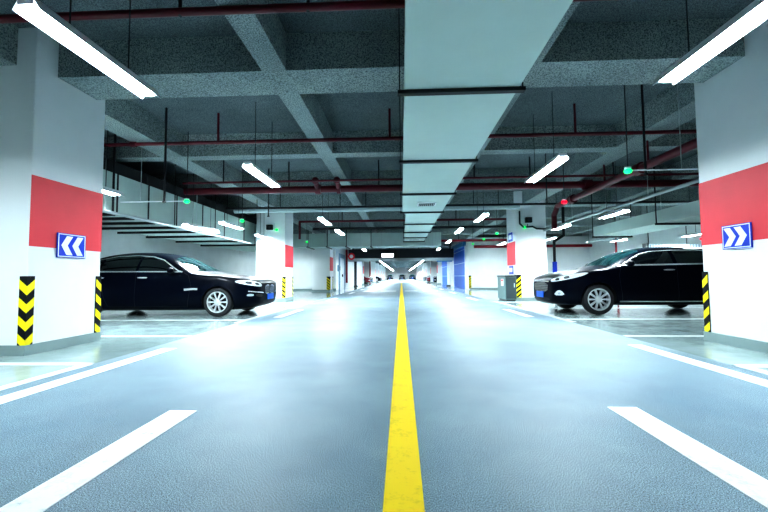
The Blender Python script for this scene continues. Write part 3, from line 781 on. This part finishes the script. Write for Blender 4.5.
def build_car(label, loc, rotz, scale, spec):
    root = thing('saloon_car', loc, label, 'car', local=True)
    root.rotation_euler = (0, 0, rotz); root.scale = (scale,) * 3
    wb, r, hw = spec['wb'], spec['r'], spec['hw']
    body = loft_body(spec['st'], [(0, r, hw), (-wb, r, hw)], spec['arch'], 'body', root)
    me = body.data
    bvh = BVHTree.FromPolygons([v.co.copy() for v in me.vertices], [tuple(p.vertices) for p in me.polygons])
    for x in (0, -wb):
        for s in (-1, 1): wheel(root, x, s, hw, r, spec['rim'], spec['nsp'], spec['style'])
    XZ = lambda s: ((0, 0, 0), (1, 0, 0), (0, 0, 1), (0, s, 0))
    for s in (-1, 1):
        for poly in spec['windows']:
            patch(bvh, poly, *XZ(s), .005, 'side_window', M['glass'], root, .07)
        for pts, w in spec['chrome']:
            patch(bvh, ribbon(pts, w), *XZ(s), .010, 'window_trim', M['chrome'], root, .05)
        for pts in spec['seams']:
            patch(bvh, ribbon(pts, .009), *XZ(s), .003, 'door_seam', M['seam'], root, .05)
        for pts, w in spec.get('side_chrome', []):
            patch(bvh, ribbon(pts, w), *XZ(s), .008, 'side_trim', M['chrome'], root, .05)
        # headlights, fog lights
        nx = Vector((.62, s * .78, .12)).normalized(); ux = Vector((.78, -s * .62, 0))
        for nm, poly, mat, off in spec['front_side']:
            patch(bvh, poly, (0, 0, 0), ux, (0, 0, 1), nx, off, nm, mat, root, .035)
        # mirror
        mx, mz = spec['mirror']
        m = MB(); m.ball((0, 0, 0), .1, 16)
        m.v = [(mx + v[0] * (.75 if v[0] > 0 else .5), s * (hw + .06) + v[1] * 1.0, mz + v[2] * .72) for v in m.v]
        mo = m.build('door_mirror', M['paint'], root, smooth=True)
        m = MB(); m.cyl((mx, s * (hw - .14), mz - .06), (mx, s * (hw + .02), mz - .03), .03, 8); m.build('mirror_arm', M['paint'], mo)
        for hx in spec['handles']:
            h, nn, i, dd = bvh.ray_cast(Vector((hx, s * 2, spec['hz'])), Vector((0, -s, 0)), 3.)
            if h:
                q = MB(); yy = h.y + s * .012
                q.prism(smooth_poly([(-.12, -.016), (.12, -.016), (.12, .016), (-.12, .016)], 2), lambda a, c, d: (hx + a, yy + s * d, spec['hz'] + c), -.012, .022)
                q.build('door_handle', M['chrome'], root)
    for nm, poly, mat, off in spec['front']:
        patch(bvh, poly, (0, 0, 0), (0, 1, 0), (0, 0, 1), (1, 0, 0), off, nm, mat, root, .03)
    for nm, poly, O, U, N, mat in spec['top']:
        O, U, N = Vector(O), Vector(U).normalized(), Vector(N).normalized()
        patch(bvh, poly, O, (0, 1, 0), U, N, .005, nm, mat, root, .07)
    for nm, poly, mat, off in spec['rear']:
        patch(bvh, poly, (0, 0, 0), (0, 1, 0), (0, 0, 1), (-1, 0, 0), off, nm, mat, root, .04)
    # number plate stands on the nose
    px, pz = spec['plate']
    MB().box(px - .015, px, -.22, .22, pz - .07, pz + .07).build('number_plate', M['plate'], root, bevel=.004)
    return root

rrect = lambda y0, y1, z0, z1, k=2: smooth_poly([(y0, z0), (y1, z0), (y1, z1), (y0, z1)], k)
mir = lambda poly: [(-a, c) for a, c in poly]

# left saloon: long, low bonnet, twin upright grilles
stA = [  # x, zb, wl, wm, zm, ws, zs, w6, z6, w7, zt
    (0.905, 0.3, 0.42, 0.52, 0.48, 0.5, 0.7, 0.36, 0.735, 0.18, 0.75),
    (0.875, 0.24, 0.58, 0.66, 0.48, 0.64, 0.755, 0.5, 0.795, 0.25, 0.81),
    (0.76, 0.2, 0.72, 0.82, 0.49, 0.8, 0.82, 0.62, 0.85, 0.3, 0.865),
    (0.55, 0.135, 0.8, 0.9, 0.51, 0.875, 0.862, 0.66, 0.89, 0.33, 0.905),
    (0.25, 0.13, 0.86, 0.935, 0.53, 0.9, 0.91, 0.67, 0.93, 0.34, 0.945),
    (-0.12, 0.125, 0.88, 0.945, 0.55, 0.885, 0.95, 0.68, 0.965, 0.35, 0.985),
    (-0.45, 0.12, 0.88, 0.95, 0.56, 0.895, 0.975, 0.7, 1.0, 0.36, 1.02),
    (-0.72, 0.12, 0.88, 0.95, 0.57, 0.9, 0.99, 0.72, 1.08, 0.38, 1.151),
    (-1.1, 0.12, 0.88, 0.95, 0.57, 0.9, 1.0, 0.675, 1.294, 0.37, 1.377),
    (-1.45, 0.12, 0.88, 0.95, 0.57, 0.9, 1.005, 0.64, 1.437, 0.36, 1.508),
    (-1.95, 0.12, 0.88, 0.95, 0.57, 0.9, 1.01, 0.625, 1.484, 0.35, 1.562),
    (-2.55, 0.12, 0.88, 0.95, 0.58, 0.9, 1.015, 0.62, 1.478, 0.35, 1.556),
    (-3.05, 0.12, 0.88, 0.95, 0.59, 0.9, 1.02, 0.61, 1.419, 0.35, 1.496),
    (-3.5, 0.125, 0.88, 0.945, 0.6, 0.895, 1.025, 0.61, 1.27, 0.35, 1.348),
    (-3.85, 0.135, 0.87, 0.94, 0.61, 0.88, 1.03, 0.66, 1.11, 0.35, 1.151),
    (-4.12, 0.22, 0.84, 0.91, 0.62, 0.84, 1.02, 0.66, 1.055, 0.35, 1.075),
    (-4.25, 0.3, 0.74, 0.84, 0.62, 0.78, 0.97, 0.6, 1.01, 0.33, 1.03),
    (-4.31, 0.36, 0.66, 0.76, 0.62, 0.7, 0.9, 0.54, 0.94, 0.3, 0.95)]
topA = [(-.98, 1.075), (-1.15, 1.175), (-1.4, 1.330), (-1.7, 1.419), (-2.1, 1.449), (-2.6, 1.431), (-3.05, 1.342), (-3.4, 1.187), (-3.62, 1.075)]
beltA = [(-.86, 1.045), (-1.4, 1.053), (-2.0, 1.057), (-2.8, 1.060), (-3.62, 1.068)]
frontwA = [(-1.02, 1.070), (-1.2, 1.175), (-1.42, 1.312), (-1.7, 1.395), (-1.93, 1.419), (-1.93, 1.075), (-1.4, 1.070)]
rearwA = [(-1.99, 1.422), (-2.3, 1.425), (-2.7, 1.395), (-2.86, 1.354), (-2.86, 1.080), (-2.4, 1.080), (-1.99, 1.077)]
quartA = [(-2.92, 1.342), (-3.1, 1.282), (-3.3, 1.187), (-3.48, 1.086), (-2.92, 1.086)]
kid = smooth_poly([(.035, .50), (.30, .50), (.335, .60), (.31, .71), (.06, .735), (.025, .62)], 2)
kid_in = smooth_poly([(.058, .52), (.285, .52), (.312, .60), (.29, .69), (.078, .712), (.05, .62)], 2)
specA = dict(st=stA, wb=3.12, r=.338, hw=.948, arch=.368, rim=.245, nsp=10, style='single',
    windows=[frontwA, rearwA, quartA], chrome=[([beltA[0]] + topA, .024), (beltA, .03)],
    seams=[[(-.72, .22), (-.66, .5), (-.62, .72), (-.70, .96), (-.84, 1.03)], [(-1.96, 1.05), (-1.95, .7), (-1.97, .24)], [(-3.0, 1.05), (-2.75, .72), (-2.7, .45), (-2.62, .24)], [(-.7, .235), (-2.62, .235)],
           [(.50, .79), (.36, .87), (-.1, .93), (-.6, .99)]],
    side_chrome=[([(-.78, .63), (-.56, .645), (-.46, .64)], .05)],
    front_side=[('headlight', smooth_poly([(-.27, 0.690), (-.1, 0.620), (.15, 0.570), (.36, 0.555), (.40, 0.615), (.25, 0.675), (.0, 0.720), (-.2, 0.725)], 2), M['lamp_glass'], .006),
                ('headlight_ring', smooth_poly([(-.02, 0.625), (.09, 0.610), (.11, 0.645), (.07, 0.680), (-.03, 0.690), (-.05, 0.655)], 2), M['dark_steel'], .018),
                ('headlight_ring', smooth_poly([(.18, 0.600), (.28, 0.590), (.30, 0.620), (.25, 0.645), (.18, 0.655)], 2), M['dark_steel'], .018),
                ('bumper_trim', ribbon([(.02, .45), (.2, .43), (.45, .43)], .024), M['chrome'], .008),
                ('air_intake', smooth_poly([(.2, .32), (.42, .32), (.42, .39), (.2, .39)], 2), M['seam'], .004),
                ('fog_light', smooth_poly([(-.02, .335), (.15, .33), (.15, .385), (.0, .39)], 2), M['zinc'], .006)],
    front=[('grille_surround', kid, M['chrome'], .012), ('grille', kid_in, M['kidney'], .018), ('grille_surround', mir(kid), M['chrome'], .012), ('grille', mir(kid_in), M['kidney'], .018),
           ('lower_intake', rrect(-.42, .42, .28, .36), M['seam'], .006)],
    top=[('windscreen', [(-.68, .05), (-.35, .02), (0, .0), (.35, .02), (.68, .05), (.56, .72), (.3, .79), (-.3, .79), (-.56, .72)], (-.55, 0, 1.05), (-.80, 0, .36), (.4, 0, .9), M['screen_glass']),
         ('rear_window', [(-.6, .05), (.6, .05), (.5, .6), (-.5, .6)], (-3.78, 0, 1.14), (.75, 0, .32), (-.4, 0, .9), M['glass'])],
    rear=[('tail_light', rrect(.45, .82, .78, .95), M['tail'], .01), ('tail_light', rrect(-.82, -.45, .78, .95), M['tail'], .01)],
    handles=(-1.78, -2.82), hz=.915, mirror=(-1.08, 1.08), plate=(.945, .43))

carA = build_car('black saloon with twin upright grilles parked on the left, nose toward the aisle', (-4.42, 10.13, 0), 0, 1.04, specA)

# right saloon: taller, short raked bonnet, wide mesh grille, big swept headlights
stB = [
    (0.915, 0.27, 0.4, 0.54, 0.46, 0.54, 0.68, 0.38, 0.74, 0.18, 0.76),
    (0.88, 0.22, 0.6, 0.68, 0.46, 0.66, 0.735, 0.5, 0.79, 0.24, 0.815),
    (0.76, 0.195, 0.72, 0.81, 0.48, 0.79, 0.82, 0.6, 0.86, 0.28, 0.88),
    (0.52, 0.185, 0.8, 0.88, 0.52, 0.865, 0.885, 0.65, 0.92, 0.31, 0.94),
    (0.2, 0.18, 0.83, 0.905, 0.55, 0.885, 0.945, 0.67, 0.97, 0.33, 0.985),
    (-0.12, 0.18, 0.84, 0.91, 0.57, 0.875, 0.975, 0.68, 1.005, 0.34, 1.025),
    (-0.4, 0.18, 0.84, 0.91, 0.58, 0.88, 1.0, 0.7, 1.085, 0.35, 1.14),
    (-0.75, 0.18, 0.84, 0.91, 0.59, 0.88, 1.01, 0.665, 1.27, 0.35, 1.345),
    (-1.15, 0.18, 0.84, 0.91, 0.59, 0.88, 1.015, 0.63, 1.41, 0.34, 1.475),
    (-1.6, 0.18, 0.84, 0.91, 0.6, 0.88, 1.02, 0.61, 1.455, 0.33, 1.52),
    (-2.2, 0.18, 0.84, 0.91, 0.6, 0.88, 1.03, 0.605, 1.445, 0.33, 1.5),
    (-2.7, 0.18, 0.84, 0.91, 0.61, 0.88, 1.035, 0.6, 1.41, 0.33, 1.465),
    (-3.1, 0.18, 0.84, 0.91, 0.61, 0.88, 1.04, 0.6, 1.325, 0.33, 1.385),
    (-3.45, 0.19, 0.83, 0.9, 0.62, 0.87, 1.045, 0.62, 1.18, 0.33, 1.235),
    (-3.7, 0.21, 0.82, 0.89, 0.63, 0.85, 1.05, 0.64, 1.1, 0.33, 1.13),
    (-3.85, 0.27, 0.76, 0.84, 0.63, 0.8, 1.0, 0.6, 1.06, 0.33, 1.08),
    (-3.93, 0.34, 0.66, 0.76, 0.63, 0.7, 0.92, 0.54, 0.97, 0.3, 0.98)]
topB = [(-.58, 1.10), (-.74, 1.19), (-1.0, 1.32), (-1.25, 1.38), (-1.7, 1.405), (-2.3, 1.395), (-2.75, 1.34), (-3.1, 1.235), (-3.35, 1.11)]
beltB = [(-.46, 1.07), (-1.0, 1.075), (-1.8, 1.085), (-2.6, 1.095), (-3.35, 1.105)]
frontwB = [(-.62, 1.10), (-.78, 1.195), (-1.02, 1.305), (-1.3, 1.36), (-1.62, 1.38), (-1.62, 1.105), (-1.1, 1.097)]
rearwB = [(-1.70, 1.383), (-2.2, 1.378), (-2.58, 1.345), (-2.58, 1.118), (-2.1, 1.112), (-1.70, 1.107)]
quartB = [(-2.65, 1.335), (-2.85, 1.29), (-3.05, 1.21), (-3.2, 1.13), (-2.65, 1.12)]
grB = smooth_poly([(-.47, .71), (.47, .71), (.40, .46), (-.40, .46)], 1)
specB = dict(st=stB, wb=2.775, r=.335, hw=.908, arch=.372, rim=.24, nsp=10, style='single',
    windows=[frontwB, rearwB, quartB], chrome=[(topB, .022), (beltB, .034)],
    seams=[[(-.52, .24), (-.46, .6), (-.44, .85), (-.50, 1.05)], [(-1.66, 1.07), (-1.65, .7), (-1.68, .26)], [(-2.72, 1.09), (-2.5, .75), (-2.42, .45), (-2.36, .26)], [(-.5, .26), (-2.36, .26)],
           [(.52, .88), (.3, .95), (-.1, 1.0), (-.3, 1.02)]],
    side_chrome=[([(-.45, .285), (-1.4, .285), (-2.35, .285)], .028)],
    front_side=[('headlight', smooth_poly([(-.40, 0.805), (-.25, 0.715), (.05, 0.620), (.33, 0.580), (.36, 0.640), (.2, 0.705), (-.1, 0.775), (-.36, 0.830)], 2), M['lamp_glass'], .006),
                ('headlight_ring', smooth_poly([(-.08, 0.680), (.04, 0.645), (.06, 0.695), (-.04, 0.735)], 2), M['dark_steel'], .018),
                ('headlight_ring', smooth_poly([(.12, 0.630), (.22, 0.610), (.24, 0.650), (.16, 0.685)], 2), M['dark_steel'], .018),
                ('fog_light', smooth_poly([(.02, .29), (.28, .29), (.19, .40), (.10, .40)], 1), M['lamp_glass'], .007),
                ('fog_ring', smooth_poly([(.11, .305), (.17, .305), (.17, .36), (.11, .36)], 2), M['chrome'], .011)],
    front=[('grille', grB, M['mesh_grille'], .012), ('lower_intake', rrect(-.5, .5, .28, .36), M['seam'], .006),
           ('grille_trim', ribbon([(-.50, .725), (0, .735), (.50, .725)], .03), M['chrome'], .016)],
    top=[('windscreen', [(-.66, .04), (-.33, .02), (0, .0), (.33, .02), (.66, .04), (.54, .85), (.3, .92), (-.3, .92), (-.54, .85)], (-.28, 0, 1.06), (-.86, 0, .42), (.44, 0, .9), M['screen_glass']),
         ('rear_window', [(-.58, .05), (.58, .05), (.5, .55), (-.5, .55)], (-3.52, 0, 1.2), (.75, 0, .36), (-.45, 0, .9), M['glass'])],
    rear=[('tail_light', rrect(.42, .78, .75, .95), M['tail'], .01), ('tail_light', rrect(-.78, -.42, .75, .95), M['tail'], .01)],
    handles=(-1.48, -2.52), hz=.965, mirror=(-.66, 1.10), plate=(.955, .42))
carB = build_car('black saloon with wide mesh grille and swept headlights parked on the right', (4.62, 10.32, 0), PI, 1.085, specB)

# distant parked cars: copies of the two saloons in other paints
def recolor(root, mat):
    for o in kids(root):
        if o.name.split('.')[0] == 'body':
            o.material_slots[0].link = 'OBJECT'; o.material_slots[0].material = mat
for src, loc, rot, mat, lab in (
        (carB, (-4.9, 49.6, 0), 0, 'maroon', 'dark red parked car just past the left inner wall'),
        (carA, (-4.9, 53.2, 0), 0, 'greypaint', 'dark grey parked car behind the dark red one on the left'),
        (carB, (4.95, 48.6, 0), PI, 'paint', 'black parked car just past the farther blue shutter on the right'),
        (carA, (4.75, 60.0, 0), PI, 'maroon', 'dark reddish parked car further along the right side'),
        (carB, (4.6, 65.5, 0), PI, 'greypaint', 'dark grey parked car behind the reddish one on the right'),
        (carA, (-4.6, 72.0, 0), 0, 'paint', 'small black parked car deep on the left of the aisle'),
        (carB, (-6.0, 121.5, 0), -PI / 2, 'greypaint', 'grey car at the far end wall, leftmost'),
        (carA, (-3.6, 121.5, 0), -PI / 2, 'paint', 'black car at the far end wall, left of the aisle line'),
        (carB, (.2, 121.0, 0), -PI / 2, 'paint', 'black car facing the camera at the far end of the aisle line'),
        (carA, (3.4, 121.5, 0), -PI / 2, 'paint', 'black car at the far end wall, right of the aisle line'),
        (carB, (6.2, 121.5, 0), -PI / 2, 'silver', 'silver car at the far end wall, rightmost')):
    c = dup(src, loc, rot, lab, 'distant parked cars'); recolor(c, M[mat])

# ------------------------------------------------------------------ world, camera, view
w = bpy.data.worlds.new('world'); bpy.context.scene.world = w; w.use_nodes = True
w.node_tree.nodes['Background'].inputs[0].default_value = (.02, .05, .09, 1)
w.node_tree.nodes['Background'].inputs[1].default_value = .3

def camera():
    pitch, roll, yaw, f = .0535, .0073, -.0445, 388.64
    c, s = math.cos(yaw), math.sin(yaw)
    A = Matrix(((c, 0, -s), (0, 1, 0), (s, 0, c)))
    c, s = math.cos(pitch), math.sin(pitch)
    R = Matrix(((1, 0, 0), (0, c, -s), (0, s, c))) @ A
    r0, r1, r2 = (Vector(R[i]) for i in range(3))
    c, s = math.cos(roll), math.sin(roll)
    right, up, fwd = c * r0 - s * r1, s * r0 + c * r1, r2
    z = lambda v: Vector((v.x, v.z, v.y))          # (right, up, forward) -> Blender axes
    right, up, fwd = z(right), z(up), z(fwd)
    cd = bpy.data.cameras.new('camera'); co = bpy.data.objects.new('camera', cd); COL.objects.link(co)
    cd.sensor_width = 36; cd.lens = 36 * f / 768; cd.clip_start = .05; cd.clip_end = 400
    m = Matrix((right, up, -fwd)).transposed().to_4x4(); m.translation = (0, 0, .93)
    co.matrix_world = m
    bpy.context.scene.camera = co
camera()
for o in bpy.data.objects:
    if 'base' in o: del o['base']
sc = bpy.context.scene
sc.view_settings.view_transform = 'Standard'
sc.view_settings.look = 'High Contrast'
sc.view_settings.exposure = 1.7
